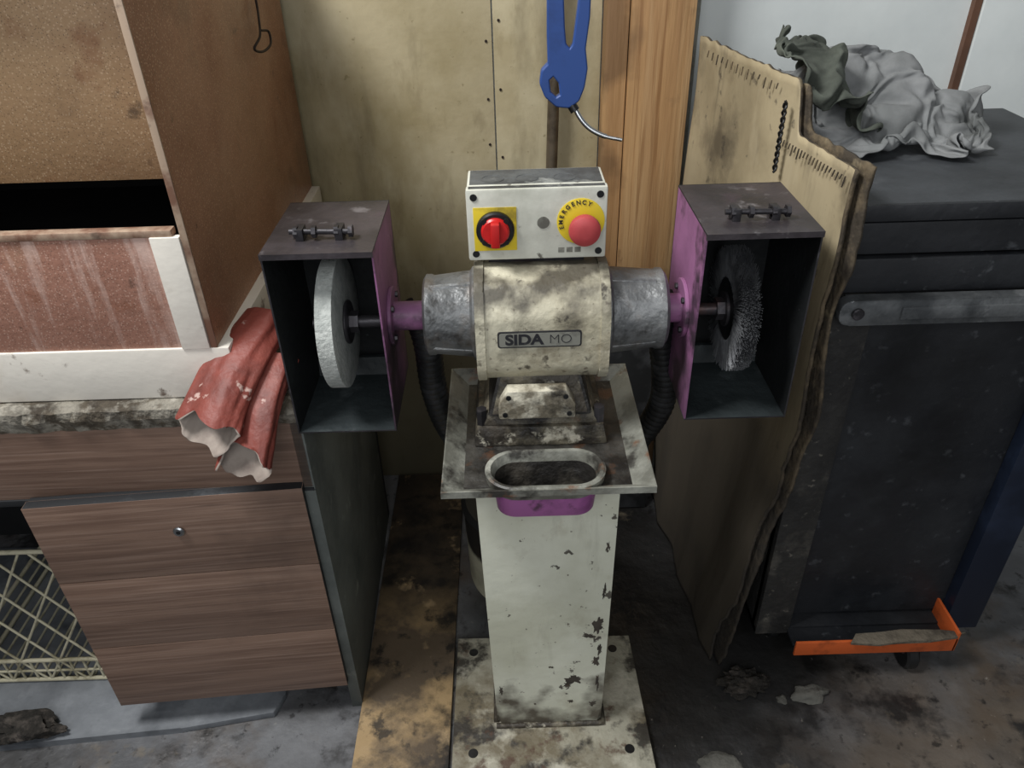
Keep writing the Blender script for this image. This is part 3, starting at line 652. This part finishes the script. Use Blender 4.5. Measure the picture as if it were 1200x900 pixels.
sim_rag('crumpled_rag.001',(.53,1.45,1.27),(.34,.34),(36,36),.80,[(.53,1.46,1.10,.07,.10,.13)],'cloth2',8,rot=.4,frames=26)
# ---------------------------------------------------------------- blow gun
Bg=empty('air_blow_gun')
def px(u,v): return (.069+(u-640)*.00133,1.336-v*.00127)
cu=bpy.data.curves.new('gun_body','CURVE');cu.dimensions='2D';cu.fill_mode='BOTH';cu.extrude=.008;cu.bevel_depth=.0025;cu.bevel_resolution=2
def spl(pts):
    s_=cu.splines.new('POLY');s_.points.add(len(pts)-1);s_.use_cyclic_u=True
    for a,(x,y) in zip(s_.points,pts): a.co=(x,y,0,1)
outl=[(643,-12),(658,-12),(660,30),(662,50),(668,57),(673,50),(678,10),(682,-30),(690,-30),(689,20),(685,55),(688,78),(685,100),(679,116),(668,124),(653,122),(640,110),(634,95),(636,80),(644,72),(643,40)]
spl(roundpoly([px(*p_) for p_ in outl],.003,3))
hole=[(642,90),(649,84),(657,94),(659,110),(652,114),(644,106)]
spl(roundpoly([px(*p_) for p_ in hole],.002,3))
o=bpy.data.objects.new('gun_body',cu);COL.objects.link(o);cu.materials.append(M['blue']);o.location=(0,1.3,0);o.rotation_euler=(math.pi/2,0,0);o.parent=Bg
def p3(u,v,y=1.3): a=px(u,v); return (a[0],y,a[1])
sweep('nozzle',[p3(672,120),p3(682,138,1.29),p3(694,150,1.28),p3(712,158,1.27),p3(732,161,1.26)],lambda i,n:.0042 if i<n*.75 else .003,'steel',Bg,12)
cyl('nozzle_collar',p3(666,114),p3(676,130,1.295),.008,'black',Bg,16)
sweep('air_hose',[p3(651,-8),p3(650,-60),p3(648,-200,1.32),(.08,1.4,1.75),(.09,1.6,1.95),(.1,1.77,2.0)],.0085,'blue',Bg,16)
# ---------------------------------------------------------------- debris
rock('concrete_chunk',(.625,1.00,0),(.035,.022,.014),'rubble',seed=2)
rock('concrete_chunk.001',(.39,.85,0),(.04,.025,.008),'rubble',seed=5)
rock('concrete_chunk.002',(.56,.99,0),(.012,.01,.006),'rubble',seed=7)
rock('lint_pile',(-1.05,.955,.018),(.08,.03,.03),'soot',seed=4,sub=4,rough=.25)
rock('lint_pile.001',(.49,1.03,0),(.05,.03,.022),'soot',seed=9,sub=4,rough=.5)
# ---------------------------------------------------------------- lights
def area(name,loc,tgt,sx_,sy_,e,col):
    l=bpy.data.lights.new(name,'AREA');l.shape='RECTANGLE';l.size=sx_;l.size_y=sy_;l.energy=e;l.color=col
    o=bpy.data.objects.new(name,l);COL.objects.link(o);o.location=loc
    o.rotation_euler=(Vector(tgt)-Vector(loc)).to_track_quat('-Z','Y').to_euler();return o
area('ceiling_light',(-1.1,.65,2.85),(.2,1.3,.7),.7,.5,60,(1,.995,.98))
area('daylight_fill',(-.1,-1.2,2.3),(.1,1.2,.9),2.0,1.2,25,(.97,.985,1))  # unseen fill light from behind the camera, brightens the front faces
wd=bpy.data.worlds.new('World');scn.world=wd;wd.use_nodes=True
wd.node_tree.nodes['Background'].inputs[0].default_value=(.90,.94,1,1);wd.node_tree.nodes['Background'].inputs[1].default_value=.33
try: scn.view_settings.view_transform='Standard'
except Exception: pass
# ---------------------------------------------------------------- camera
cam=bpy.data.cameras.new('camera');cam.sensor_width=36;cam.lens=27;cam.clip_start=.02
co=bpy.data.objects.new('camera',cam);COL.objects.link(co);scn.camera=co
Pp=math.radians(33.7)
co.matrix_world=Matrix.Translation((0,0,1.5))@Matrix.Rotation(math.pi/2-Pp,4,'X')@Matrix.Rotation(math.radians(-1.7),4,'Z')
